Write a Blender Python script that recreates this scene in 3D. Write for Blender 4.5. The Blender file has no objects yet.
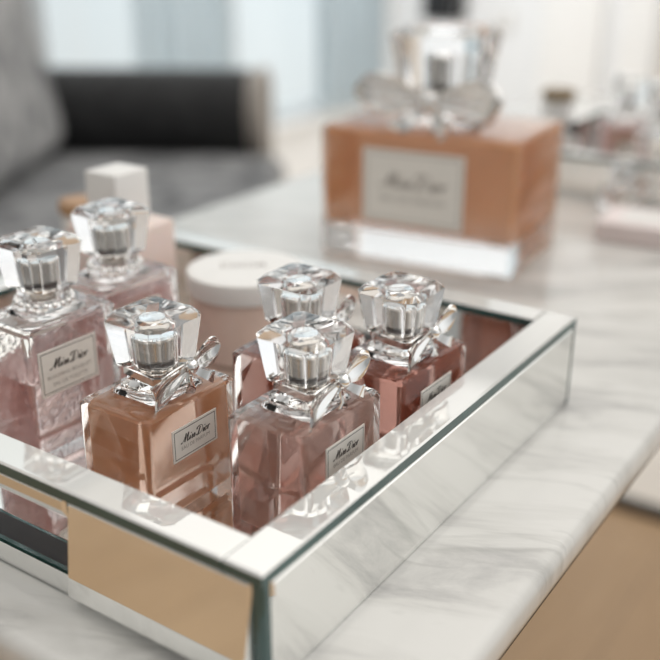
import bpy, bmesh, math, random
from mathutils import Vector, Matrix
random.seed(7)
SC = bpy.context.scene
COL = SC.collection
T = 0.75                                   # height of the table top above the floor
PI = math.pi

# ------------------------------------------------------------------ materials
def new_mat(name):
    m = bpy.data.materials.new(name); m.use_nodes = True
    nt = m.node_tree; nt.nodes.clear()
    out = nt.nodes.new('ShaderNodeOutputMaterial')
    return m, nt, out

def nd(nt, kind, **kw):
    n = nt.nodes.new(kind)
    for k, v in kw.items():
        if k in n.inputs: n.inputs[k].default_value = v
        else: setattr(n, k, v)
    return n

def principled(name, color, rough=0.5, metal=0.0, noise=0.0, nscale=40.0, bump=0.0, **kw):
    m, nt, out = new_mat(name)
    b = nd(nt, 'ShaderNodeBsdfPrincipled')
    b.inputs['Base Color'].default_value = (*color, 1)
    b.inputs['Roughness'].default_value = rough
    b.inputs['Metallic'].default_value = metal
    for k, v in kw.items(): b.inputs[k.replace('_', ' ')].default_value = v
    nt.links.new(b.outputs[0], out.inputs['Surface'])
    if noise or bump:
        tc = nd(nt, 'ShaderNodeTexCoord')
        nz = nd(nt, 'ShaderNodeTexNoise'); nz.inputs['Scale'].default_value = nscale; nz.inputs['Detail'].default_value = 6
        nt.links.new(tc.outputs['Object'], nz.inputs['Vector'])
        if noise:
            r = nd(nt, 'ShaderNodeValToRGB')
            r.color_ramp.elements[0].position = .3; r.color_ramp.elements[1].position = .7
            r.color_ramp.elements[0].color = (*[max(0, c*(1-noise)) for c in color], 1)
            r.color_ramp.elements[1].color = (*[min(1, c*(1+noise)) for c in color], 1)
            nt.links.new(nz.outputs['Fac'], r.inputs['Fac'])
            nt.links.new(r.outputs[0], b.inputs['Base Color'])
        if bump:
            bp = nd(nt, 'ShaderNodeBump'); bp.inputs['Strength'].default_value = bump; bp.inputs['Distance'].default_value = .002
            nt.links.new(nz.outputs['Fac'], bp.inputs['Height'])
            nt.links.new(bp.outputs[0], b.inputs['Normal'])
    return m

def glass_mat(name, color=(1, 1, 1), ior=1.48, rough=0.0, pattern=False):
    m, nt, out = new_mat(name)
    g = nd(nt, 'ShaderNodeBsdfGlass'); g.inputs['Color'].default_value = (*color, 1)
    g.inputs['IOR'].default_value = ior; g.inputs['Roughness'].default_value = rough
    nt.links.new(g.outputs[0], out.inputs['Surface'])
    if pattern:                              # pressed houndstooth-like check in the glass
        tc = nd(nt, 'ShaderNodeTexCoord')
        mp = nd(nt, 'ShaderNodeMapping'); mp.inputs['Rotation'].default_value = (PI/4, 0, PI/4)
        nt.links.new(tc.outputs['Object'], mp.inputs['Vector'])
        ck = nd(nt, 'ShaderNodeTexVoronoi'); ck.inputs['Scale'].default_value = 230.0
        nt.links.new(mp.outputs[0], ck.inputs['Vector'])
        bp = nd(nt, 'ShaderNodeBump'); bp.inputs['Strength'].default_value = .3; bp.inputs['Distance'].default_value = .0008
        nt.links.new(ck.outputs['Distance'], bp.inputs['Height'])
        nt.links.new(bp.outputs[0], g.inputs['Normal'])
    return m

def liquid_mat(name, color, density, cloud=(.8, .5, .35), amount=.3, ior=0.985):
    """clear tinted liquid with a little cloudiness"""
    m, nt, out = new_mat(name)
    g = nd(nt, 'ShaderNodeBsdfGlass'); g.inputs['IOR'].default_value = ior; g.inputs['Roughness'].default_value = 0
    g.inputs['Color'].default_value = (1, 1, 1, 1)
    tc = nd(nt, 'ShaderNodeTexCoord'); nz = nd(nt, 'ShaderNodeTexNoise'); nz.inputs['Scale'].default_value = 30.0
    nt.links.new(tc.outputs['Object'], nz.inputs['Vector'])
    mr = nd(nt, 'ShaderNodeMapRange'); mr.inputs['To Min'].default_value = amount*.85; mr.inputs['To Max'].default_value = amount*1.15
    nt.links.new(nz.outputs['Fac'], mr.inputs['Value'])
    d = nd(nt, 'ShaderNodeBsdfDiffuse'); d.inputs['Color'].default_value = (*cloud, 1)
    t = nd(nt, 'ShaderNodeBsdfTranslucent'); t.inputs['Color'].default_value = (*cloud, 1)
    m1 = nd(nt, 'ShaderNodeMixShader'); m1.inputs[0].default_value = .28
    nt.links.new(d.outputs[0], m1.inputs[1]); nt.links.new(t.outputs[0], m1.inputs[2])
    m2 = nd(nt, 'ShaderNodeMixShader'); nt.links.new(mr.outputs[0], m2.inputs[0])
    nt.links.new(g.outputs[0], m2.inputs[1]); nt.links.new(m1.outputs[0], m2.inputs[2])
    nt.links.new(m2.outputs[0], out.inputs['Surface'])
    v = nd(nt, 'ShaderNodeVolumeAbsorption'); v.inputs['Color'].default_value = (*color, 1); v.inputs['Density'].default_value = density
    nt.links.new(v.outputs[0], out.inputs['Volume'])
    return m

def marble_mat(name):
    m, nt, out = new_mat(name)
    b = nd(nt, 'ShaderNodeBsdfPrincipled'); b.inputs['Roughness'].default_value = .16
    b.inputs['Specular IOR Level'].default_value = .45
    tc = nd(nt, 'ShaderNodeTexCoord')
    mp = nd(nt, 'ShaderNodeMapping'); mp.vector_type = 'TEXTURE'; mp.inputs['Rotation'].default_value = (0, 0, math.radians(-66)); mp.inputs['Scale'].default_value = (1.0, .21, 1.0)
    nt.links.new(tc.outputs['Object'], mp.inputs['Vector'])
    n1 = nd(nt, 'ShaderNodeTexNoise'); n1.inputs['Scale'].default_value = 6.5; n1.inputs['Detail'].default_value = 7; n1.inputs['Roughness'].default_value = .62; n1.inputs['Distortion'].default_value = .5
    nt.links.new(mp.outputs[0], n1.inputs['Vector'])
    r1 = nd(nt, 'ShaderNodeValToRGB')
    e = r1.color_ramp.elements
    e[0].position = .30; e[0].color = (.40, .39, .38, 1)
    e[1].position = .56; e[1].color = (.70, .69, .66, 1)
    k = r1.color_ramp.elements.new(.46); k.color = (.64, .63, .60, 1)
    nt.links.new(n1.outputs['Fac'], r1.inputs['Fac'])
    n2 = nd(nt, 'ShaderNodeTexNoise'); n2.inputs['Scale'].default_value = 17.0; n2.inputs['Detail'].default_value = 5; n2.inputs['Distortion'].default_value = .8
    nt.links.new(mp.outputs[0], n2.inputs['Vector'])
    r2 = nd(nt, 'ShaderNodeValToRGB'); e = r2.color_ramp.elements
    e[0].position = .28; e[0].color = (.80, .80, .795, 1); e[1].position = .42; e[1].color = (1, 1, 1, 1)
    nt.links.new(n2.outputs['Fac'], r2.inputs['Fac'])
    mx = nd(nt, 'ShaderNodeMix', data_type='RGBA', blend_type='MULTIPLY'); mx.inputs[0].default_value = 1
    nt.links.new(r1.outputs[0], mx.inputs[6]); nt.links.new(r2.outputs[0], mx.inputs[7])
    nt.links.new(mx.outputs[2], b.inputs['Base Color'])
    nt.links.new(b.outputs[0], out.inputs['Surface'])
    return m

def wood_floor_mat(name):
    m, nt, out = new_mat(name)
    b = nd(nt, 'ShaderNodeBsdfPrincipled'); b.inputs['Roughness'].default_value = .42
    tc = nd(nt, 'ShaderNodeTexCoord')
    mp = nd(nt, 'ShaderNodeMapping'); mp.inputs['Scale'].default_value = (1.0, 1.0, 1.0)
    nt.links.new(tc.outputs['Object'], mp.inputs['Vector'])
    br = nd(nt, 'ShaderNodeTexBrick'); br.inputs['Scale'].default_value = 1.0
    br.inputs['Brick Width'].default_value = 1.3; br.inputs['Row Height'].default_value = .16; br.inputs['Mortar Size'].default_value = .002
    br.inputs['Color1'].default_value = (.47, .31, .175, 1); br.inputs['Color2'].default_value = (.52, .355, .21, 1); br.inputs['Mortar'].default_value = (.32, .21, .12, 1)
    nt.links.new(mp.outputs[0], br.inputs['Vector'])
    m2 = nd(nt, 'ShaderNodeMapping'); m2.inputs['Scale'].default_value = (3, 30, 1); nt.links.new(tc.outputs['Object'], m2.inputs['Vector'])
    nz = nd(nt, 'ShaderNodeTexNoise'); nz.inputs['Scale'].default_value = 2.0; nz.inputs['Detail'].default_value = 8; nt.links.new(m2.outputs[0], nz.inputs['Vector'])
    r = nd(nt, 'ShaderNodeValToRGB'); r.color_ramp.elements[0].color = (.78, .76, .73, 1); r.color_ramp.elements[1].color = (1.1, 1.1, 1.1, 1)
    nt.links.new(nz.outputs['Fac'], r.inputs['Fac'])
    mx = nd(nt, 'ShaderNodeMix', data_type='RGBA', blend_type='MULTIPLY'); mx.inputs[0].default_value = 1
    nt.links.new(br.outputs['Color'], mx.inputs[6]); nt.links.new(r.outputs[0], mx.inputs[7])
    nt.links.new(mx.outputs[2], b.inputs['Base Color']); nt.links.new(b.outputs[0], out.inputs['Surface'])
    return m

def velvet_mat(name, dark, light, scale, rough=.7):
    m, nt, out = new_mat(name)
    b = nd(nt, 'ShaderNodeBsdfPrincipled'); b.inputs['Roughness'].default_value = rough
    b.inputs['Sheen Weight'].default_value = .25; b.inputs['Sheen Roughness'].default_value = .4
    tc = nd(nt, 'ShaderNodeTexCoord')
    nz = nd(nt, 'ShaderNodeTexNoise'); nz.inputs['Scale'].default_value = scale; nz.inputs['Detail'].default_value = 5; nz.inputs['Distortion'].default_value = 1.6
    nt.links.new(tc.outputs['Object'], nz.inputs['Vector'])
    r = nd(nt, 'ShaderNodeValToRGB'); e = r.color_ramp.elements
    e[0].position = .40; e[0].color = (*dark, 1); e[1].position = .59; e[1].color = (*light, 1)
    nt.links.new(nz.outputs['Fac'], r.inputs['Fac']); nt.links.new(r.outputs[0], b.inputs['Base Color'])
    bp = nd(nt, 'ShaderNodeBump'); bp.inputs['Strength'].default_value = .45; bp.inputs['Distance'].default_value = .015
    nt.links.new(nz.outputs['Fac'], bp.inputs['Height']); nt.links.new(bp.outputs[0], b.inputs['Normal'])
    nt.links.new(b.outputs[0], out.inputs['Surface'])
    return m

M = dict(
    glass=glass_mat('clear_glass', (1, 1, 1), 1.40),
    glass_patt=glass_mat('pressed_glass', (1, 1, 1), 1.40, pattern=True),
    crystal=glass_mat('crystal_glass', (1, 1, 1), 1.44),
    window_glass=None,
    liq_orange=liquid_mat('orange_perfume', (.82, .52, .33), 17, (.94, .53, .31), .42),
    liq_blush=liquid_mat('blush_perfume', (.88, .60, .51), 12, (.94, .62, .51), .26),
    liq_red=liquid_mat('amber_red_perfume', (.68, .28, .18), 24, (.64, .23, .14), .34),
    liq_pink=liquid_mat('pink_perfume', (.90, .60, .57), 13, (.94, .58, .53), .32),
    liq_giant=liquid_mat('giant_amber_perfume', (.84, .52, .27), 12, (.94, .50, .24), .50),
    silver=principled('polished_silver', (.86, .85, .83), .09, 1.0, noise=.04, nscale=60),
    pump=principled('brushed_silver', (.56, .53, .49), .16, 1.0, noise=.06, nscale=90),
    paper=principled('cream_paper', (.83, .79, .73), .55, noise=.03, nscale=220),
    ink=principled('dark_ink', (.045, .035, .03), .5, noise=.1, nscale=50),
    ink_soft=principled('grey_ink', (.33, .29, .26), .55, noise=.1, nscale=50),
    mirror=principled('mirror_silver', (.90, .905, .89), .012, 1.0, noise=.01, nscale=30),
    rim=principled('white_silvered_rim', (.84, .835, .81), .03, .42, noise=.01, nscale=30, Specular_IOR_Level=.6),
    mirror_edge=principled('green_glass_edge', (.030, .085, .082), .07, noise=.25, nscale=25, Specular_IOR_Level=.9),
    black=principled('black_lining', (.012, .012, .013), .5, noise=.2, nscale=60),
    marble=marble_mat('grey_veined_marble'),
    steel=principled('dark_bronze_metal', (.035, .028, .022), .4, .7, noise=.2, nscale=20),
    white_plastic=principled('white_plastic', (.84, .82, .79), .38, noise=.02, nscale=80),
    flask=principled('pale_pink_flask', (.80, .66, .60), .35, noise=.03, nscale=60, Subsurface_Weight=.1),
    jar_pink=principled('peach_jar', (.80, .62, .53), .22, noise=.05, nscale=40, Coat_Weight=.5),
    tan_cap=principled('tan_wood', (.42, .24, .12), .45, noise=.2, nscale=60),
    olive_cap=principled('brown_wood', (.25, .17, .08), .45, noise=.2, nscale=60),
    carton=principled('pink_white_carton', (.84, .74, .72), .5, noise=.03, nscale=60),
    floor=wood_floor_mat('oak_floor'),
    wall=principled('warm_white_paint', (.80, .805, .805), .6, noise=.02, nscale=3),
    trimw=principled('white_gloss_paint', (.90, .89, .87), .35, noise=.01, nscale=5),
    velvet=velvet_mat('crushed_grey_velvet', (.085, .087, .092), (.30, .30, .305), 9),
    velvet_light=velvet_mat('crushed_silver_velvet', (.18, .18, .185), (.42, .415, .41), 8),
    charcoal=velvet_mat('charcoal_velvet', (.012, .012, .013), (.024, .024, .025), 14),
    greige=principled('greige_linen', (.44, .40, .36), .7, noise=.08, nscale=40, bump=.2),
    sheer=None,
    wallgrey=principled('soft_grey_plate', (.62, .61, .59), .4, noise=.03, nscale=30),
)
def window_glass():
    m, nt, out = new_mat('window_pane')
    a = nd(nt, 'ShaderNodeBsdfTransparent'); a.inputs['Color'].default_value = (.93, .97, .98, 1)
    g = nd(nt, 'ShaderNodeBsdfGlossy'); g.inputs['Roughness'].default_value = .02
    mx = nd(nt, 'ShaderNodeMixShader'); mx.inputs[0].default_value = .06
    nt.links.new(a.outputs[0], mx.inputs[1]); nt.links.new(g.outputs[0], mx.inputs[2]); nt.links.new(mx.outputs[0], out.inputs['Surface'])
    return m
def sheer():
    m, nt, out = new_mat('sheer_fabric')
    d = nd(nt, 'ShaderNodeBsdfDiffuse'); d.inputs['Color'].default_value = (.82, .88, .91, 1)
    t = nd(nt, 'ShaderNodeBsdfTranslucent'); t.inputs['Color'].default_value = (.84, .90, .93, 1)
    a = nd(nt, 'ShaderNodeBsdfTransparent')
    tc = nd(nt, 'ShaderNodeTexCoord'); nz = nd(nt, 'ShaderNodeTexNoise'); nz.inputs['Scale'].default_value = 90.0
    nt.links.new(tc.outputs['Object'], nz.inputs['Vector'])
    m1 = nd(nt, 'ShaderNodeMixShader'); m1.inputs[0].default_value = .6
    m2 = nd(nt, 'ShaderNodeMixShader')
    mr = nd(nt, 'ShaderNodeMapRange'); mr.inputs['To Min'].default_value = .45; mr.inputs['To Max'].default_value = .65
    nt.links.new(nz.outputs['Fac'], mr.inputs['Value']); nt.links.new(mr.outputs[0], m2.inputs[0])
    nt.links.new(d.outputs[0], m1.inputs[1]); nt.links.new(t.outputs[0], m1.inputs[2])
    nt.links.new(m1.outputs[0], m2.inputs[1]); nt.links.new(a.outputs[0], m2.inputs[2])
    nt.links.new(m2.outputs[0], out.inputs['Surface'])
    return m
M['window_glass'] = window_glass(); M['sheer'] = sheer()

# ------------------------------------------------------------------ mesh helpers
def link(name, bm, mats, parent=None, loc=(0, 0, 0), rot=(0, 0, 0), smooth=35):
    me = bpy.data.meshes.new(name)
    bmesh.ops.recalc_face_normals(bm, faces=[f for f in bm.faces if not f.tag])
    bm.to_mesh(me); bm.free()
    if not isinstance(mats, (list, tuple)): mats = [mats]
    for m in mats: me.materials.append(m)
    if smooth:
        me.polygons.foreach_set('use_smooth', [True]*len(me.polygons))
        me.set_sharp_from_angle(angle=math.radians(smooth))
    o = bpy.data.objects.new(name, me); COL.objects.link(o)
    if parent: o.parent = parent
    o.location = loc; o.rotation_euler = rot
    return o

def thing(name, label, cat, loc=(0, 0, 0), rz=0, group=None):
    o = bpy.data.objects.new(name, None); COL.objects.link(o)
    o.empty_display_size = .02
    o.location = loc; o.rotation_euler = (0, 0, rz)
    o['label'] = label; o['category'] = cat
    if group: o['group'] = group
    return o
def tag(o, label, cat, group=None):
    o['label'] = label; o['category'] = cat
    if group: o['group'] = group
    return o
def struct(o): o['kind'] = 'structure'; return o

def box(bm, x0, x1, y0, y1, z0, z1, bev=0, seg=2, mat=0):
    r = bmesh.ops.create_cube(bm, size=1.0)
    vs = r['verts']
    for v in vs:
        v.co = Vector(((x0+x1)/2 + v.co.x*(x1-x0), (y0+y1)/2 + v.co.y*(y1-y0), (z0+z1)/2 + v.co.z*(z1-z0)))
    fs = list({f for v in vs for f in v.link_faces})
    for f in fs: f.material_index = mat
    if bev:
        es = list({e for v in vs for e in v.link_edges})
        bmesh.ops.bevel(bm, geom=es, offset=bev, segments=seg, profile=.5, affect='EDGES', clamp_overlap=True)
    return bm

def loft(bm, rings, cap0=True, cap1=True, closed=False):
    """rings: lists of Vector with equal counts"""
    R = [[bm.verts.new(p) for p in ring] for ring in rings]
    n = len(R[0])
    pairs = list(zip(R, R[1:])) + ([(R[-1], R[0])] if closed else [])
    for a, b in pairs:
        for i in range(n):
            j = (i+1) % n
            bm.faces.new((a[i], a[j], b[j], b[i]))
    if not closed:
        if cap0: bm.faces.new(list(reversed(R[0])))
        if cap1: bm.faces.new(R[-1])
    return R

def circ(r, z, n=32, cx=0, cy=0):
    return [Vector((cx+r*math.cos(2*PI*i/n), cy+r*math.sin(2*PI*i/n), z)) for i in range(n)]
def lathe(bm, prof, n=36, cx=0, cy=0):
    loft(bm, [circ(max(r, 1e-5), z, n, cx, cy) for r, z in prof])
def chsq(a, z, c=.34):                      # square with cut corners, half width a
    k = a*(1-c)
    return [Vector(p) for p in ((a, -k, z), (a, k, z), (k, a, z), (-k, a, z), (-a, k, z), (-a, -k, z), (-k, -a, z), (k, -a, z))]
def rrect(hx, hy, r, z, n=5):
    pts = []
    for sx, sy, a0 in ((1, 1, 0), (-1, 1, 90), (-1, -1, 180), (1, -1, 270)):
        for i in range(n+1):
            a = math.radians(a0 + 90*i/n)
            pts.append(Vector((sx*(hx-r)+r*math.cos(a), sy*(hy-r)+r*math.sin(a), z)))
    return pts

def spline(pts, n=8):
    """Catmull-Rom through 2-D points"""
    P = [Vector((*p, 0)) for p in pts]; P = [2*P[0]-P[1]] + P + [2*P[-1]-P[-2]]
    out = []
    for i in range(1, len(P)-2):
        for k in range(n):
            t = k/n
            a, b, c, d = P[i-1], P[i], P[i+1], P[i+2]
            out.append(.5*((2*b)+(c-a)*t+(2*a-5*b+4*c-d)*t*t+(3*b-a-3*c+d)*t**3))
    out.append(P[-2]); return out

# handwriting of the label: strokes in x-height units
SCRIPT = [
    [(-.5, .25), (-.2, .02), (.35, .5), (.8, 1.5), (1.05, 2.2)],
    [(1.05, 2.2), (.98, 1.3), (.9, .0)],
    [(.9, .0), (1.3, 1.0), (1.75, 2.0), (1.95, 2.25)],
    [(1.95, 2.25), (1.85, 1.1), (1.95, .12), (2.25, .05), (2.65, .55)],
    [(2.65, .55), (2.85, 1.0)], [(2.85, 1.0), (2.72, .35), (2.85, .03), (3.25, .35)],
    [(3.25, .35), (3.62, 1.1)], [(3.62, 1.1), (3.85, .45), (3.7, .02), (3.35, .1)],
    [(3.7, .02), (4.05, .3), (4.4, 1.1)], [(4.4, 1.1), (4.63, .45), (4.48, .02), (4.12, .1)],
    [(4.48, .02), (4.8, .2)],
    [(6.4, 2.0), (6.2, 1.2), (5.95, .1)],
    [(5.4, .35), (5.55, .02), (6.2, .0), (7.1, .45), (7.5, 1.3), (7.0, 2.1), (6.0, 2.3), (5.25, 1.95), (5.3, 1.55)],
    [(7.75, .45), (8.05, 1.0)], [(8.05, 1.0), (7.93, .35), (8.05, .03), (8.4, .3)],
    [(8.95, 1.0), (8.55, .75), (8.6, .1), (9.0, .05), (9.25, .6), (8.95, 1.0)], [(8.95, 1.0), (9.35, .85), (9.6, .95)],
    [(9.6, .95), (9.85, 1.1)], [(9.8, 1.1), (9.72, .5), (9.62, .0)], [(9.7, .5), (10.05, 1.05), (10.4, .95)],
]
DOTS = [(3.1, 1.6), (8.3, 1.6)]
def script_bm(bm, x0, z0, width, y, w=.16):
    s = width/11.0
    def P(p): return (x0 + (p[0]+.28*p[1]+.5)*s, z0 + p[1]*s)
    for st in SCRIPT:
        pts = spline(st, 7)
        q = [Vector(P((p.x, p.y))) for p in pts]
        L, Rr = [], []
        for i, p in enumerate(q):
            d = (q[min(i+1, len(q)-1)] - q[max(i-1, 0)])
            if d.length < 1e-9: d = Vector((1, 0))
            d.normalize(); nrm = Vector((-d.y, d.x))
            th = w*s*(.55 + .95*max(0, -d.y*1.0 if d.y < 0 else 0))
            L.append(bm.verts.new((p.x+nrm.x*th, y, p.y+nrm.y*th))); Rr.append(bm.verts.new((p.x-nrm.x*th, y, p.y-nrm.y*th)))
        for i in range(len(q)-1):
            bm.faces.new((L[i], L[i+1], Rr[i+1], Rr[i]))
    for d in DOTS:
        c = P(d); vs = [bm.verts.new((c[0]+w*s*math.cos(2*PI*i/8), y, c[1]+w*s*math.sin(2*PI*i/8))) for i in range(8)]
        bm.faces.new(vs)

def text_mesh(txt, size, extrude=0.0):
    cu = bpy.data.curves.new('lettering', 'FONT'); cu.body = txt; cu.size = size
    cu.align_x = 'CENTER'; cu.align_y = 'CENTER'; cu.extrude = extrude; cu.resolution_u = 3
    ob = bpy.data.objects.new('lettering', cu); COL.objects.link(ob)
    dg = bpy.context.evaluated_depsgraph_get()
    me = bpy.data.meshes.new_from_object(ob.evaluated_get(dg))
    bpy.data.objects.remove(ob); bpy.data.curves.remove(cu)
    return me

# ------------------------------------------------------------------ perfume bottle
def cap_bm(s=1.0):
    bm = bmesh.new()
    prof = [(.0122, 0), (.0120, .0012), (.0098, .0030), (.0096, .0085), (.0126, .0098), (.0130, .0106),
            (.0156, .0296), (.0128, .0326), (.0120, .0330)]
    loft(bm, [chsq(a*s, z*s, .22) for a, z in prof])
    # hollow bore that takes the pump (faces turned inwards)
    before = set(bm.faces)
    loft(bm, [circ(.0058*s, .0030*s, 28), circ(.0058*s, .0235*s, 28), circ(.0050*s, .0245*s, 28)])
    bmesh.ops.recalc_face_normals(bm, faces=list(bm.faces))
    inner = [f for f in bm.faces if f not in before]
    bmesh.ops.reverse_faces(bm, faces=inner)
    for f in bm.faces: f.tag = True
    return bm

def bow_loop(bm, side, s, tip, hgt, droop, w0=.0018, w1=.0052, th=.0007, n=26):
    """a ribbon loop out of the knot; ribbon faces follow the loop, its width runs along y"""
    ring = []
    for i in range(n+1):
        t = i/n; a = 2*PI*t
        u = .5-.5*math.cos(a)                       # 0 at the knot, 1 at the tip
        x = side*tip*u**.85
        z = hgt*.5*math.sin(a)*(u**.55) + droop*u
        ring.append((x, z, w0+(w1-w0)*u))
    rings = []
    for i in range(n+1):
        x, z, w = ring[i]
        xa, za, _ = ring[(i-1) % (n+1) if 0 < i < n else (max(i-1, 0))]; xb, zb, _ = ring[min(i+1, n)]
        dx, dz = xb-xa, zb-za; l = math.hypot(dx, dz) or 1
        nx, nz = -dz/l*th, dx/l*th
        bulge = .0009*(1 if .15 < i/n < .85 else 0)
        rings.append([Vector(p)*s for p in ((x-nx, -w/2, z-nz), (x-nx-nx*bulge*300, 0, z-nz), (x-nx, w/2, z-nz),
                                            (x+nx, w/2, z+nz), (x+nx, -w/2, z+nz))])
    loft(bm, rings)
def bow_leaf(bm, side, s, tip, hw, rise, notch=0.0, th=.0008, dish=.0016, nu=14, nv=12, crease=0):
    """a dished, creased loop of ribbon fanning out of the knot (in the x-z plane)"""
    front, back = [], []
    for i in range(nu+1):
        u = i/nu; fr, bk = [], []
        for j in range(nv+1):
            v = -1+2*j/nv
            if notch: wdt = hw*(.16+.84*u); uu = u*(1-notch*(1-abs(v))*u)
            else:
                wdt = hw*(.16+.84*math.sin(min(1.0, u*1.18)*PI/2)) * (math.sqrt(max(0.0, 1-((u-.62)/.38)**2)) if u > .62 else 1); uu = u
            wdt = max(wdt, hw*.05)
            x = side*tip*uu; z = v*wdt + rise*u
            y = dish*(1-v*v)*math.sin(PI*min(1, u*.9)) + .0009*math.cos(v*PI*(1.5+crease))*u*(1-.4*u) - .0022*u
            fr.append(bm.verts.new(Vector((x, y, z))*s)); bk.append(bm.verts.new(Vector((x, y+th, z))*s))
        front.append(fr); back.append(bk)
    for i in range(nu):
        for j in range(nv):
            bm.faces.new((front[i][j], front[i+1][j], front[i+1][j+1], front[i][j+1]))
            bm.faces.new((back[i][j], back[i][j+1], back[i+1][j+1], back[i+1][j]))
    for i in range(nu):
        for j in (0, nv): bm.faces.new((front[i][j], back[i][j], back[i+1][j], front[i+1][j]))
    for j in range(nv):
        for i in (0, nu): bm.faces.new((front[i][j], front[i][j+1], back[i][j+1], back[i][j]))
def bow_tail(bm, side, s, dx, dz, w=.0042, th=.0005, fwd=-.004):
    n = 8; rings = []
    for i in range(n+1):
        t = i/n
        x = side*dx*t; z = dz*t - .0008*math.sin(PI*t); y = fwd*t + .0010*math.sin(2*PI*t)
        ww = w*(.35+.65*t)
        c = Vector((x, y, z)); d = Vector((side*dx, fwd, dz)).normalized(); wv = Vector((0, 1, 0)).cross(d).normalized()
        cut = d*(ww*.28) if i == n else Vector((0, 0, 0))
        nv = d.cross(wv).normalized()*th
        rings.append([(c+wv*ww/2-nv+cut)*s, (c-wv*ww/2-nv-cut*.2)*s, (c-wv*ww/2+nv-cut*.2)*s, (c+wv*ww/2+nv+cut)*s])
    loft(bm, rings)

def make_bottle(name, label, group, loc, rz, w, d, h, liq, lab, lines, fill=1.0, cap_s=1.0, cap_h=0, bow=True, base=.006,
                wall=.0035, top=.0028, patt=False, lab_z=None, big=False, bow_s=None):
    """w along x, d along y, label on the -y face; lab = (x0, x1, z0, z1)"""
    t = thing(name, label, 'perfume bottle', loc, rz, group)
    bm = bmesh.new(); s = h/.054 if not big else 1.7
    r = .0030*(1.6 if big else 1); bv = .0016*(1.6 if big else 1)
    loft(bm, [rrect(w/2-bv*.9, d/2-bv*.9, r, 0), rrect(w/2, d/2, r, bv), rrect(w/2, d/2, r, h-bv*1.2), rrect(w/2-bv*.55, d/2-bv*.55, r, h-bv*.35), rrect(w/2-bv*1.5, d/2-bv*1.5, r, h)])
    if fill < 1:                              # the air above the liquid: a hollow in the glass
        before = set(bm.faces); zf = base+(h-top-base)*fill
        loft(bm, [rrect(w/2-wall, d/2-wall, r, zf+.00012), rrect(w/2-wall, d/2-wall, r, h-top-.001), rrect(w/2-wall-.001, d/2-wall-.001, r, h-top)])
        bmesh.ops.recalc_face_normals(bm, faces=list(bm.faces))
        inner = [f for f in bm.faces if f not in before]
        bmesh.ops.reverse_faces(bm, faces=inner)
    else:
        bmesh.ops.recalc_face_normals(bm, faces=list(bm.faces))
    for f in bm.faces:
        f.tag = True
        if patt and f.normal.x < -.9 : f.material_index = 1
        if patt and f.normal.y > .9: f.material_index = 1
    body = link('glass_body', bm, [M['glass'], M['glass_patt']], t)
    bm = bmesh.new(); zt = base+(h-top-base)*fill
    rl = r*.8
    loft(bm, [rrect(w/2-wall-.0012, d/2-wall-.0012, rl, base), rrect(w/2-wall, d/2-wall, rl, base+.0012), rrect(w/2-wall, d/2-wall, rl, zt-.0008), rrect(w/2-wall-.0008, d/2-wall-.0008, rl, zt)])
    link('perfume', bm, liq, t)
    cs = cap_s
    # shoulder collar: a low square glass frame on the body
    bm = bmesh.new(); a = .0140*cs
    loft(bm, [rrect(a+.0008*cs, a*.9+.0008*cs, .003*cs, h+.0001), rrect(a, a*.9, .003*cs, h+.0016*cs), rrect(a-.0012*cs, a*.9-.0012*cs, .003*cs, h+.0024*cs)])
    link('collar', bm, M['glass'], t)
    zc = h+.0025*cs+.0001
    c = link('cap', cap_bm(cs), M['crystal'], t, (0, 0, zc), smooth=22); c.scale = (.98, .98, 1+cap_h)
    # pump under the cap
    bm = bmesh.new()
    k = 1+cap_h
    lathe(bm, [(r_*cs, zc+z_*cs*k) for r_, z_ in ((.0054, .0034), (.0054, .0100), (.0048, .0104), (.0048, .0132), (.0052, .0136), (.0052, .0222), (.0046, .0230), (.001, .0232))], 28)
    p = link('pump', bm, M['pump'], t)
    bm = bmesh.new()
    lathe(bm, [(r_*cs, zc+z_*cs*k) for r_, z_ in ((.0050, .0106), (.0054, .0109), (.0054, .0126), (.0050, .0129))], 28)
    link('pump_ring', bm, M['ink'], p)
    if bow:
        bs = bow_s or cs*1.22
        if big: kx, ky, kz = .002, -.0165*cs, .0066*cs
        else: kx, ky, kz = .0062*cs, -.0138*cs, .0078*cs
        b = bpy.data.objects.new('bow', None); COL.objects.link(b); b.parent = t; b.location = (kx, ky, zc+kz); b.rotation_euler = (.12, 0 if big else -.10, 0)
        # silver band tied round the neck
        bm = bmesh.new(); nb = 8
        for z_ in (0,): 
            o_, i_ = .0108*cs, .0098*cs; z0_, z1_ = .0045*cs, .0078*cs
            loft(bm, [[p+Vector((-kx, -ky, -kz)) for p in chsq(a_, z2, .26)] for a_, z2 in ((o_, z0_), (o_, z1_), (i_, z1_), (i_, z0_))], closed=True)
        link('neck_band', bm, M['silver'], b)
        lps = (('loop', 1, .0178, .0050, .0016, 0), ('loop', -1, .0174, .0050, .0020, 0)) if big else (('loop', 1, .0125, .0056, .0034, 0), ('loop', -1, .0215, .0066, -.0034, .16))
        cs0 = cs; cs = bs
        for nm, sd, tip, hg, dr, nt_ in lps:
            bm = bmesh.new(); bow_leaf(bm, sd, cs, tip, hg, dr, nt_, crease=2.5 if big else 0, nv=24 if big else 12); link(nm, bm, M['silver'], b, smooth=60)
        for sd, dx, dz in ((1, .0060, -.0052), (-1, .0060, -.0055)):
            bm = bmesh.new(); bow_tail(bm, sd, cs, dx, dz); link('tail', bm, M['silver'], b, smooth=50)
        bm = bmesh.new(); bmesh.ops.create_uvsphere(bm, u_segments=16, v_segments=10, radius=1)
        for v in bm.verts: v.co = Vector((v.co.x*.0027, v.co.y*.0026, v.co.z*(.0025+.0006*abs(v.co.x))))*cs
        link('knot', bm, M['silver'], b)
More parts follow.
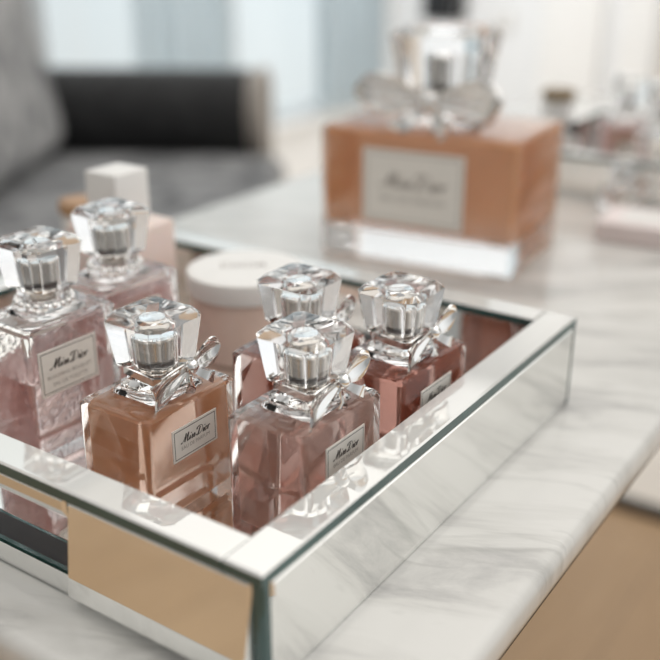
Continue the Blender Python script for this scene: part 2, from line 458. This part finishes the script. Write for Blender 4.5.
    if big or not bow:
        bm = bmesh.new(); cs = cap_s
        for i in range(20):
            a = 2*PI*i/20
            mt = Matrix.Translation((.0128*cs*math.cos(a), .0128*cs*math.sin(a), zc+.0030*cs)) @ Matrix.Diagonal((.0016*cs, .0016*cs, .0014*cs, 1))
            bmesh.ops.create_icosphere(bm, subdivisions=2, radius=1, matrix=mt)
        link('beaded_ring', bm, M['silver'], t)
    # label: paper plate, border line, handwriting, small line(s)
    x0, x1, z0, z1 = lab; yf = -d/2
    th = .0005*(1.5 if big else 1)
    bm = bmesh.new(); box(bm, x0, x1, yf-th, yf-.00005, z0, z1)
    lb = link('label', bm, M['paper'], t, smooth=0)
    lw, lh = x1-x0, z1-z0
    m_ = lw*.035; bw = lw*.010; yy = yf-th-.00006
    bm = bmesh.new()
    for a0, a1, b0, b1 in ((x0+m_, x1-m_, z0+m_, z0+m_+bw), (x0+m_, x1-m_, z1-m_-bw, z1-m_), (x0+m_, x0+m_+bw, z0+m_, z1-m_), (x1-m_-bw, x1-m_, z0+m_, z1-m_)):
        box(bm, a0, a1, yy, yf-th+.00002, b0, b1)
    link('border_line', bm, M['ink'] if not big else M['ink_soft'], lb, smooth=0)
    bm = bmesh.new()
    tw = lw*.66; script_bm(bm, x0+lw*.17, z0+lh*(.50 if len(lines) == 1 else .56), tw, yy, .17)
    o = link('handwriting', bm, M['ink'] if not big else M['ink_soft'], lb, smooth=0)
    for i, tx in enumerate(lines):
        me = text_mesh(tx, lw*.088*(1 if len(tx) < 15 else .86)); me.materials.clear(); me.materials.append(M['ink_soft'])
        tob = bpy.data.objects.new('lettering', me); COL.objects.link(tob); tob.parent = lb
        tob.rotation_euler = (PI/2, 0, 0); tob.location = ((x0+x1)/2, yy, z0+lh*(.34 if len(lines) == 1 else .38-.17*i))
    return t

# ------------------------------------------------------------------ room shell
XW, YW = 3.85, 2.25
bm = bmesh.new(); box(bm, -3.2, 1.388, -3.0, YW+.1, -.06, 0)
struct(link('floor', bm, M['floor'], smooth=0))
bm = bmesh.new(); box(bm, 1.388, XW+.1, -3.0, YW+.1, -.06, 0)
struct(link('floor_2', bm, principled('pale_stone_floor', (.76, .70, .63), .4, noise=.04, nscale=5), smooth=0))
bm = bmesh.new(); box(bm, XW, XW+.1, -3.0, YW+.1, 0, 2.7)
struct(link('wall_back', bm, M['wall'], smooth=0))
# window wall: low wall below, header above, one wide opening between
WZ0, WZ1 = .245, 2.45
WX0, WX1 = -1.2, 3.80
bm = bmesh.new()
box(bm, -3.2, XW, YW, YW+.1, 0, WZ0); box(bm, -3.2, XW, YW, YW+.1, WZ1, 2.7); box(bm, -3.2, WX0, YW, YW+.1, WZ0, WZ1)
box(bm, WX1, XW, YW, YW+.1, WZ0, WZ1)
struct(link('wall_left', bm, M['trimw'], smooth=0))
wn = bpy.data.objects.new('window_1', None); COL.objects.link(wn); wn['kind'] = 'structure'
bm = bmesh.new()
for x in (WX0+.02, -.2, .8, 1.82, 2.72, 3.40, WX1-.03): box(bm, x-.035, x+.035, YW+.02, YW+.085, WZ0, WZ1, .006)
for z in (WZ0+.03, WZ1-.03): box(bm, WX0, WX1, YW+.022, YW+.083, z-.03, z+.03, .006)
link('window_frame', bm, principled('pale_blue_grey_frame', (.66, .71, .74), .4, noise=.03, nscale=10), wn)
bm = bmesh.new(); box(bm, WX0, WX1, YW+.05, YW+.056, WZ0, WZ1)
link('window_pane', bm, M['window_glass'], wn, smooth=0)
bm = bmesh.new(); box(bm, WX0, XW-.002, YW-.025, YW-.001, WZ0-.03, WZ0+.012, .008)
link('window_sill', bm, M['trimw'], wn)
def curtain(x0, x1, seed, label):
    rnd = random.Random(seed)
    bm = bmesh.new(); n = 90; top, bot = [], []
    for i in range(n+1):
        t = i/n; x = x0+(x1-x0)*t
        y = YW-.065+.028*math.sin(t*n*.62+seed)+.008*math.sin(t*n*.23)
        top.append(bm.verts.new((x, y, 2.5))); bot.append(bm.verts.new((x+.01*math.sin(i), y*1.0, .27)))
    for i in range(n): bm.faces.new((bot[i], bot[i+1], top[i+1], top[i]))
    o = link('sheer_curtain', bm, M['sheer'], smooth=180)
    sol = o.modifiers.new('thickness', 'SOLIDIFY'); sol.thickness = .0012
    tag(o, label, 'curtain')
curtain(2.15, 2.62, 1, 'pale blue sheer curtain behind the sofa arm')
curtain(3.22, 3.68, 4, 'pale blue sheer curtain in the window corner behind the giant bottle')
# back wall joinery
for i, (y0, y1, t_, mt) in enumerate(((1.02, 1.17, .03, M['trimw']), (1.24, 1.50, .05, M['trimw']))):
    bm = bmesh.new(); box(bm, XW-t_, XW-.001, y0, y1, 0, 2.69, .008)
    struct(link('trim_%d' % (i+1), bm, mt))
bm = bmesh.new(); box(bm, XW-.022, XW-.001, -2.9, 1.0, 0, .12, .006)
struct(link('baseboard_back', bm, M['trimw']))
bm = bmesh.new(); box(bm, XW-.02, XW-.001, .15, 1.0, .12, 2.1, .006)
dr = struct(link('door_1', bm, principled('beige_door_paint', (.66, .60, .53), .5, noise=.03, nscale=4)))
bm = bmesh.new(); box(bm, 1.372, 1.402, -2.95, .86, 0, .016, .004)
struct(link('trim_3', bm, M['steel']))
# switch plate and black lamp on the back wall
sw = thing('switch_plate', 'small grey switch plate on the wall right of the giant cap', 'light switch', (XW, 1.69, T-.125))
bm = bmesh.new(); box(bm, -.010, -.0005, -.045, .045, -.045, .045, .003); link('plate', bm, M['wallgrey'], sw)
bm = bmesh.new(); box(bm, -.016, -.010, -.022, .022, -.028, .028, .003); link('rocker', bm, M['trimw'], sw)
wl = thing('wall_lamp', 'black wall lamp on the wall above the giant bottle', 'lamp', (XW, 1.930, T-.125))
bm = bmesh.new()
loft(bm, [rrect(.075, .075, .02, 0), rrect(.075, .075, .02, .2), rrect(.06, .06, .02, .24)]); link('lamp_shade', bm, M['black'], wl, (-.10, 0, 0))
bm = bmesh.new(); box(bm, -.04, -.0005, -.02, .02, .08, .14, .004); link('bracket', bm, M['black'], wl)

# ------------------------------------------------------------------ sofa
fd = Vector((.52, -.854, 0)).normalized(); rz = math.atan2(-fd.y, -fd.x)    # local +x runs towards the back rest
ZS = T-.2925; ZA = T-.095
sofa = thing('sofa', 'dark grey velvet sofa with a rolled arm by the window', 'sofa', (1.783, 1.406, 0), rz)
LEN = 1.9                                                              # along local +y, towards the camera side
# check: local y = z cross x
bm = bmesh.new(); box(bm, .02, .86, -.20, LEN, .11, ZS-.15, .02); link('base', bm, M['charcoal'], sofa)
for x in (.08, .80):
    for y in (-.13, LEN-.1):
        bm = bmesh.new(); lathe(bm, [(.018, 0), (.028, .11), (.03, .113)], 16, x, y); link('foot', bm, M['steel'], sofa)
bm = bmesh.new(); box(bm, -.07, .62, .02, LEN-.03, ZS-.15, ZS, .045, 4); link('seat_cushion', bm, M['velvet'], sofa)
# rolled arm
bm = bmesh.new(); rr = .108; zc_ = ZA-rr; ring = []
for i in range(22): 
    a = math.radians(-50+ i*250/21); ring.append((-.06+rr*math.cos(a)*1.02 - .0, zc_+rr*math.sin(a)))
ring += [(-.13, ZS-.05), (-.13, .11), (-.01, .11), (-.005, ZS-.02)]
loft(bm, [[Vector((x, y, z)) for y, z in ring] for x in (.03, .3, .6, .86)]); link('arm', bm, M['charcoal'], sofa)
bm = bmesh.new()
sc_ = [( -.06+(y+.06)*.96, zc_+(z-zc_)*.96) for y, z in ring]
loft(bm, [[Vector((x, y, z)) for y, z in q] for x, q in ((-.005, sc_), (.031, sc_))])
ap = link('arm_front', bm, M['greige'], sofa)
bm = bmesh.new(); q = ring
loft(bm, [[Vector((-.005+.012*math.cos(a), -.06+(y+.06)*(1+.05*math.sin(a)), zc_+(z-zc_)*(1+.05*math.sin(a)))) for y, z in q] for a in [2*PI*k/8 for k in range(8)]], closed=True)
link('piping', bm, M['greige'], ap)
# back rest: upright frame and loose back cushions
bm = bmesh.new()
prof = [(.70, .11), (.86, .11), (.93, T+.26), (.86, T+.32), (.76, T+.28), (.66, ZS)]
loft(bm, [[Vector((x, y, z)) for x, z in prof] for y in (-.16, LEN)]); link('back_frame', bm, M['charcoal'], sofa)
for k in range(2):
    y0 = .04+k*.92
    bm = bmesh.new()
    box(bm, .47, .69, y0, y0+.90, ZS+.01, T+.27, .07, 5)
    for v in bm.verts: v.co.x += (v.co.z-ZS)*.18
    link('back_cushion', bm, M['velvet_light'], sofa)

# ------------------------------------------------------------------ table
tb = thing('marble_table', 'long table with a grey veined white marble top', 'table', (0, 0, 0))
bm = bmesh.new()
x0, x1, y0, y1 = -.0285, 1.32, -.0495, .432
rings = []
for ins, z in ((.004, -.019), (.0012, -.0165), (0, -.012), (0, -.006), (.0010, -.0022), (.0032, -.0004), (.0055, 0)):
    rings.append([p+Vector(((x0+x1)/2, (y0+y1)/2, T)) for p in rrect((x1-x0)/2-ins, (y1-y0)/2-ins, .012, z)])
loft(bm, rings); link('tabletop', bm, M['marble'], tb, smooth=60)
bm = bmesh.new()
for a in ((x0+.004, x1-.004, y0+.004, y0+.03), (x0+.004, x1-.004, y1-.03, y1-.004), (x0+.004, x0+.03, y0+.03, y1-.03), (x1-.03, x1-.004, y0+.03, y1-.03)):
    box(bm, a[0], a[1], a[2], a[3], T-.024, T-.019)
link('frame', bm, M['steel'], tb, smooth=0)
for x in (x0+.03, x1-.04):
    for y in (y0+.05, y1-.05):
        bm = bmesh.new(); box(bm, x-.016, x+.016, y-.016, y+.016, 0, T-.024, .002); link('leg', bm, M['steel'], tb)

# ------------------------------------------------------------------ mirrored tray
def make_tray(label, loc, LX, LY, H, simple=False):
    t = thing('mirrored_tray', label, 'tray', loc)
    W = .0162; e = .0012; g = .0034                       # wall thickness, gap, mirror plate thickness
    bm = bmesh.new(); box(bm, .004, LX-.004, .004, LY-.004, .0008, .0068); link('tray_floor', bm, M['mirror'], t, smooth=0)
    # side wall cores (black board) and the mirror plates on them
    def wall(nm, x0, x1, y0, y1, z0=.0006, z1=H-.0053):
        bm = bmesh.new(); box(bm, x0, x1, y0, y1, z0, z1); return link(nm, bm, M['black'], t, smooth=0)
    def plate(nm, par, p0, ax, up, out, th, wdt, hgt, bev=.004, lean=0):
        """bevelled mirror plate: p0 lower corner, ax along, up, out normal"""
        bm = bmesh.new(); p0 = Vector(p0); ax = Vector(ax); up = Vector(up); out = Vector(out)
        def q(a, b, o): return bm.verts.new(p0+ax*a+up*b+out*o)
        lo = th-.0007 if bev < .002 else th*.62
        B = [q(0, 0, 0), q(wdt, 0, 0), q(wdt, hgt, 0), q(0, hgt, 0)]
        S = [q(0, 0, lo), q(wdt, 0, lo), q(wdt, hgt, lo), q(0, hgt, lo)]
        bx = min(bev, .0014); bt = min(bev, .0004); bb = bev*1.5 if lean else bev
        F = [q(bx, bb, th+lean), q(wdt-bx, bb, th+lean), q(wdt-bx, hgt-bt, th), q(bx, hgt-bt, th)]
        bm.faces.new(F)
        for i in range(4):
            j = (i+1) % 4
            bm.faces.new((S[i], S[j], F[j], F[i]))
            f = bm.faces.new((B[i], B[j], S[j], S[i])); f.material_index = 1
        bm.faces.new(list(reversed(B)))
        return link(nm, bm, [M['rim' if nm == 'rim' else 'mirror'], M['mirror_edge']], par, smooth=0)
    X, Y, Z = Vector((1, 0, 0)), Vector((0, 1, 0)), Vector((0, 0, 1))
    hp = H-.0052
    # right wall (y = 0) and the far left wall (y = LY)
    for nm, yy, out in (('side_wall', 0, -1), ('side_wall', LY, 1)):
        wy0, wy1 = (g, W-.0022) if yy == 0 else (LY-W+.0022, LY-g)
        w_ = wall(nm, g, LX-g, wy0, wy1)
        plate('outer_mirror', w_, (.0048, g if yy == 0 else LY-g, .0002), X, Z, Y*out, g, LX-.0096, hp-.0002, .0048)
        plate('inner_mirror', w_, (W, wy1 if yy == 0 else wy0, .0069), X, Z, Y*-out, .0020, LX-2*W, hp-.0063, .0005)
    hb0, hb1 = LY*.30, LY*.70                             # span of the hand hole
    for nm, xx, out in (('end_wall', 0, -1), ('end_wall', LX, 1)):
        wx0, wx1 = (g, W-.0022) if xx == 0 else (LX-W+.0022, LX-g)
        xo = g if xx == 0 else LX-g
        if simple:
            w_ = wall(nm, wx0, wx1, W, LY-W)
            plate('outer_mirror', w_, (xo, .0048, .0006), Y, Z, X*out, g, LY-.0096, hp-.0006, .0030)
            plate('inner_mirror', w_, (wx1 if xx == 0 else wx0, W, .0069), Y, Z, X*-out, .0020, LY-2*W, hp-.0063, .0005)
            continue
        z0, z1 = .0118, .0372
        bm = bmesh.new()
        box(bm, wx0, wx1, W-.0022, hb0, .0006, hp); box(bm, wx0, wx1, hb1, LY-W+.0022, .0006, hp)
        box(bm, wx0, wx1, hb0, hb1, .0006, z0); box(bm, wx0, wx1, hb0, hb1, z1, hp)
        w_ = link(nm, bm, M['black'], t, smooth=0)
        for a0, a1 in ((.0048, hb0), (hb1, LY-.0048)):
            plate('outer_mirror', w_, (xo, a0, .0006), Y, Z, X*out, g, a1-a0, hp-.0006, .0042, lean=.0046)
        for b0, b1 in ((.0006, z0), (z1, hp)):
            plate('handle_bar', w_, (xo, hb0+.0012, b0), Y, Z, X*out, g*.9, hb1-hb0-.0024, b1-b0, .0030)
        for a0, a1 in ((W, hb0), (hb1, LY-W)):
            plate('inner_mirror', w_, (wx1 if xx == 0 else wx0, a0, .0069), Y, Z, X*-out, .0020, a1-a0, hp-.0063, .0005)
        plate('inner_mirror', w_, (wx1 if xx == 0 else wx0, hb0, .0069), Y, Z, X*-out, .0020, hb1-hb0, z0-.0069, .0004)
        plate('inner_mirror', w_, (wx1 if xx == 0 else wx0, hb0, z1), Y, Z, X*-out, .0020, hb1-hb0, hp-.0003-z1, .0004)
    # rim: four mirror strips, the long ones run through to the corners
    for y0, y1 in ((.0006, W+.0008), (LY-W-.0008, LY-.0006)):
        plate('rim', t, (.0006, y0, hp+.0001), X, Y, Z, .0050, LX-.0012, y1-y0, .0008)
    for x0_, x1_ in ((.0006, W+.0004), (LX-W-.0004, LX-.0006)):
        plate('rim', t, (x0_, W+.0014, hp+.0001), X, Y, Z, .0050, x1_-x0_, LY-2*W-.0028, .0008)
    for cx_, sx in ((0, 1), (LX, -1)):                     # green glass edges at the four corners
        for cy_, sy in ((0, 1), (LY, -1)):
            bm = bmesh.new(); k = .0046 if (cx_ == 0 and cy_ == 0) else .0034
            q = [(cx_+sx*a, cy_+sy*b) for a, b in ((.0020, .0004), (k, .0004), (k, k), (.0004, k), (.0004, .0020))]
            loft(bm, [[Vector((x, y, z)) for x, y in q] for z in (.0006, hp)])
            link('corner_edge', bm, M['mirror_edge'], t, smooth=0)
    return t
make_tray('square mirrored tray holding the six small perfume bottles on marble', (0, 0, T), .2705, .304, .050)

# ------------------------------------------------------------------ bottles in the tray (floor of the tray at .0068)
ZF = T+.0069
G = 'small perfume bottles in the mirrored tray'
W_, D_, H_ = .0545, .0392, .0552
LAB = (-.0140, .0128, .0312, .0457)
def at(fx, fy, w=W_, d=D_): return (fx-.001+w/2, fy-.001+d/2, ZF)
EP = ['EAU DE PARFUM']
make_bottle('perfume_bottle', 'peach orange perfume bottle with a silver bow, right behind the near mirror panel', G, at(.0391, .0868), 0, W_, D_, H_, M['liq_orange'], LAB, EP, cap_h=-.03)
make_bottle('perfume_bottle', 'blush pink perfume bottle with a silver bow at the near tray corner', G, at(.0627, .0278), math.radians(-1), W_, D_, H_, M['liq_blush'], LAB, EP, cap_h=-.07)
make_bottle('perfume_bottle', 'reddish amber perfume bottle by the side rim, its label half hidden', G, at(.1280, .0225), math.radians(-1), W_+.004, D_, H_, M['liq_red'], LAB, EP, cap_h=-.08)
make_bottle('perfume_bottle', 'reddish amber perfume bottle between the others, its front hidden by the blush bottle', G, at(.1125, .0668), 0, W_, D_, H_, M['liq_red'], LAB, EP, cap_h=-.08)
LAB2 = (-.0215, .0115, .0355, .0575)
BB = ['BLOOMING BOUQUET', 'EAU DE TOILETTE']
make_bottle('perfume_bottle', 'tall half full pink perfume bottle with a beaded collar, leftmost in the tray', G, at(.0525, .1695, .053, .038), math.radians(-2), .053, .038, .0682, M['liq_pink'], LAB2, BB, fill=.60, patt=True, bow=False)
make_bottle('perfume_bottle', 'tall pink perfume bottle standing in front of the white capped flask', G, at(.1075, .1800, .053, .038), math.radians(-3), .053, .038, .0682, M['liq_pink'], LAB2, BB, fill=.9, patt=True, bow=False)

# giant bottle behind the tray
P0 = Vector((.4168, .2677, T)); bw_, bd_, bh_ = .160, .108, .1005
ang = math.radians(-84); ax = Vector((math.cos(ang), math.sin(ang), 0)); ay = Vector((-math.sin(ang), math.cos(ang), 0))
cb = P0+ax*(bw_/2)+ay*(bd_/2)
make_bottle('giant_perfume_bottle', 'giant amber perfume bottle with crystal cap standing on the marble behind the tray', None, tuple(cb+Vector((0, 0, .0002))), ang, bw_, bd_, bh_, M['liq_giant'],
            (.038-bw_/2, .1195-bw_/2, .031, .087), EP, cap_s=2.25, cap_h=-.10, bow_s=3.3, base=.026, wall=.003, top=.004, big=True)

# ------------------------------------------------------------------ other toiletries
jar = thing('cream_jar', 'round peach cream jar with a wide white lid in the tray', 'jar', (.2165, .1805, ZF))
bm = bmesh.new(); lathe(bm, [(.029, 0), (.0318, .002), (.0322, .006), (.0322, .034), (.031, .0372), (.0285, .0385)], 56); link('jar_body', bm, M['jar_pink'], jar)
bm = bmesh.new(); lathe(bm, [(.0325, .0386), (.0340, .0392), (.0343, .041), (.0343, .0495), (.0337, .0508), (.0322, .0514), (.03, .0515), (.001, .0515)], 64)
lid = link('lid', bm, M['white_plastic'], jar)
me = text_mesh('DIOR', .0115); me.materials.clear(); me.materials.append(M['ink_soft'])
o = bpy.data.objects.new('lettering', me); COL.objects.link(o); o.parent = lid; o.location = (.001, .002, .0516); o.rotation_euler = (0, 0, math.radians(-52))

fl = thing('lotion_flask', 'pale pink rectangular flask with a white block cap at the tray back', 'bottle', (.1945, .2570, ZF))
bm = bmesh.new(); box(bm, -.0215, .0215, -.024, .024, 0, .0725, .0025, 3); link('flask_body', bm, M['flask'], fl)
bm = bmesh.new(); lathe(bm, [(.008, .0726), (.008, .0748)], 24); link('neck', bm, M['silver'], fl)
bm = bmesh.new(); box(bm, -.0135, .0135, -.0125, .0125, .0749, .1030, .0014, 3); link('cap', bm, M['white_plastic'], fl)

def small_jar(label, loc, r, hb, hc, glass, capm, ang=0):
    t = thing('cosmetic_jar', label, 'jar', loc)
    bm = bmesh.new(); lathe(bm, [(r*.9, 0), (r, .002), (r, hb-.004), (r*.75, hb)], 40); link('jar_body', bm, glass, t)
    bm = bmesh.new(); lathe(bm, [(r*1.02, hb+.0002), (r*1.05, hb+.001), (r*1.05, hb+hc-.002), (r*.98, hb+hc)], 40); link('lid', bm, capm, t)
    return t
small_jar('white jar with a tan wooden lid on the marble beyond the tray, by the sofa', (.252, .3555, T+.0002), .0150, .056, .008, principled('milk_glass', (.70, .68, .66), .2, noise=.03, nscale=40), M['tan_cap'])

# ------------------------------------------------------------------ second tray and what stands in it
make_tray('second mirrored tray at the far end of the marble table', (.700, -.028, T), .26, .275, .040, True)
ZT = T+.0069
G2 = 'perfume bottles in the far tray'
make_bottle('perfume_bottle', 'pink perfume bottle in the far tray, right beside the giant bottle', G2, (.790, .149, ZT), math.radians(-55), .045, .034, .056, M['liq_pink'], (-.012, .012, .020, .034), EP, fill=.85, cap_s=.95, bow=False, cap_h=.25)
make_bottle('perfume_bottle', 'clear perfume bottle in the far tray, at the right picture edge', G2, (.770, .107, ZT), math.radians(-55), .042, .034, .050, M['liq_blush'], (-.012, .012, .024, .036), EP, fill=.4, cap_s=1.05, cap_h=.3)
small_jar('white jar with a brown wooden lid in the far tray', (.815, .2330, ZT), .0170, .064, .0095, principled('white_glass_jar', (.86, .85, .83), .2, noise=.02, nscale=40), M['olive_cap'])
vial = thing('vial', 'small clear vial with a black cap beside the giant bottle corner', 'bottle', (.786, .2035, ZT))
bm = bmesh.new(); lathe(bm, [(.006, 0), (.0072, .001), (.0074, .030), (.005, .033)], 28); link('vial_body', bm, M['crystal'], vial)
bm = bmesh.new(); lathe(bm, [(.0062, .0331), (.0064, .0336), (.0064, .0445), (.0056, .0455)], 28); link('cap', bm, M['black'], vial)
# things on the marble in front of the far tray
make_bottle('perfume_bottle', 'small clear perfume bottle on the marble in front of the far tray', None, (.672, .112, T+.0002), math.radians(-40), .030, .022, .022, M['liq_blush'], (-.008, .008, .007, .016), EP, fill=.5, cap_s=.55, bow=False)
cx = thing('carton', 'low pale pink carton lying on the marble at the right picture edge', 'box', (.600, .058, T+.0002), math.radians(4))
bm = bmesh.new(); box(bm, -.030, .030, -.040, .040, 0, .016, .0008); link('box_body', bm, M['carton'], cx, smooth=0)
bm = bmesh.new(); box(bm, -.018, .018, -.026, .026, .01605, .0163); link('box_label', bm, M['white_plastic'], cx, smooth=0)

# ------------------------------------------------------------------ daylight, plus an added wall wash
wd = bpy.data.worlds.new('daylight'); SC.world = wd; wd.use_nodes = True
nt = wd.node_tree; nt.nodes.clear()
out = nt.nodes.new('ShaderNodeOutputWorld'); bg = nt.nodes.new('ShaderNodeBackground')
tc = nt.nodes.new('ShaderNodeTexCoord'); sp = nt.nodes.new('ShaderNodeSeparateXYZ'); nt.links.new(tc.outputs['Generated'], sp.inputs[0])
def math_node(op, a, b):
    n = nt.nodes.new('ShaderNodeMath'); n.operation = op
    for i, v in enumerate((a, b)):
        if isinstance(v, (int, float)): n.inputs[i].default_value = v
        else: nt.links.new(v, n.inputs[i])
    return n.outputs[0]
# brighter overhead, cooler and brighter towards the windows (+x, +y), dimmer behind the camera
r = nt.nodes.new('ShaderNodeValToRGB'); mr = nt.nodes.new('ShaderNodeMapRange'); mr.inputs['From Min'].default_value = -.2; mr.inputs['From Max'].default_value = 1.0
nt.links.new(sp.outputs['Z'], mr.inputs['Value']); nt.links.new(mr.outputs[0], r.inputs['Fac'])
e = r.color_ramp.elements
e[0].position = 0; e[0].color = (.40, .39, .38, 1)
e[1].position = 1; e[1].color = (1.0, .97, .93, 1)
k = e.new(.20); k.color = (.44, .455, .465, 1); k = e.new(.5); k.color = (.46, .46, .45, 1); k = e.new(.75); k.color = (.80, .78, .75, 1)
f = math_node('ADD', math_node('MULTIPLY', sp.outputs['Y'], -.15), math_node('MULTIPLY', sp.outputs['X'], .78))
az = nt.nodes.new('ShaderNodeMapRange'); az.inputs['From Min'].default_value = -.35; az.inputs['From Max'].default_value = .5
az.inputs['To Min'].default_value = .32; az.inputs['To Max'].default_value = 1.0; nt.links.new(f, az.inputs['Value'])
st = math_node('MULTIPLY', az.outputs[0], 1.75)
nt.links.new(st, bg.inputs['Strength'])
nt.links.new(r.outputs[0], bg.inputs['Color']); 
nt.links.new(bg.outputs[0], out.inputs['Surface'])

def area(name, loc, target, sx, sy, power, col=(1, 1, 1)):
    l = bpy.data.lights.new(name, 'AREA'); l.shape = 'RECTANGLE'; l.size = sx; l.size_y = sy; l.energy = power; l.color = col
    o = bpy.data.objects.new(name, l); COL.objects.link(o); o.location = loc
    o.rotation_euler = (Vector(target)-Vector(loc)).to_track_quat('-Z', 'Y').to_euler()
    return o

wash = area('added_wall_wash', (2.0, 1.3, 2.62), (3.85, 1.75, .75), 1.4, .6, 13.5, (1, 1, 1))  # added fill, no real fixture: brightens the back wall that daylight leaves dark
wash.data.spread = math.radians(95)

# ------------------------------------------------------------------ camera
cam = bpy.data.cameras.new('camera'); co = bpy.data.objects.new('camera', cam); COL.objects.link(co)
P, A = math.radians(22.37), math.radians(34.25)
fh = Vector((math.cos(A), math.sin(A), 0)); fw = fh*math.cos(P)-Vector((0, 0, math.sin(P)))
co.location = Vector((-.1977, -.1605, .2387+T))
co.rotation_euler = fw.to_track_quat('-Z', 'Y').to_euler()
cam.sensor_width = 36; cam.lens = 975/660*36
cam.clip_start = .01; cam.clip_end = 60
cam.dof.use_dof = True; cam.dof.focus_distance = .400; cam.dof.aperture_fstop = 4.5; cam.dof.aperture_blades = 9
SC.camera = co

SC.view_settings.view_transform = 'Standard'; SC.view_settings.look = 'None'
SC.view_settings.exposure = 0.42; SC.view_settings.gamma = 1.0; SC.view_settings.use_curve_mapping = False
cy = SC.cycles
cy.max_bounces = 20; cy.transmission_bounces = 20; cy.glossy_bounces = 8; cy.diffuse_bounces = 4; cy.transparent_max_bounces = 16; cy.volume_bounces = 0
cy.caustics_reflective = True; cy.caustics_refractive = True; cy.blur_glossy = .3
cy.sample_clamp_indirect = 6.0
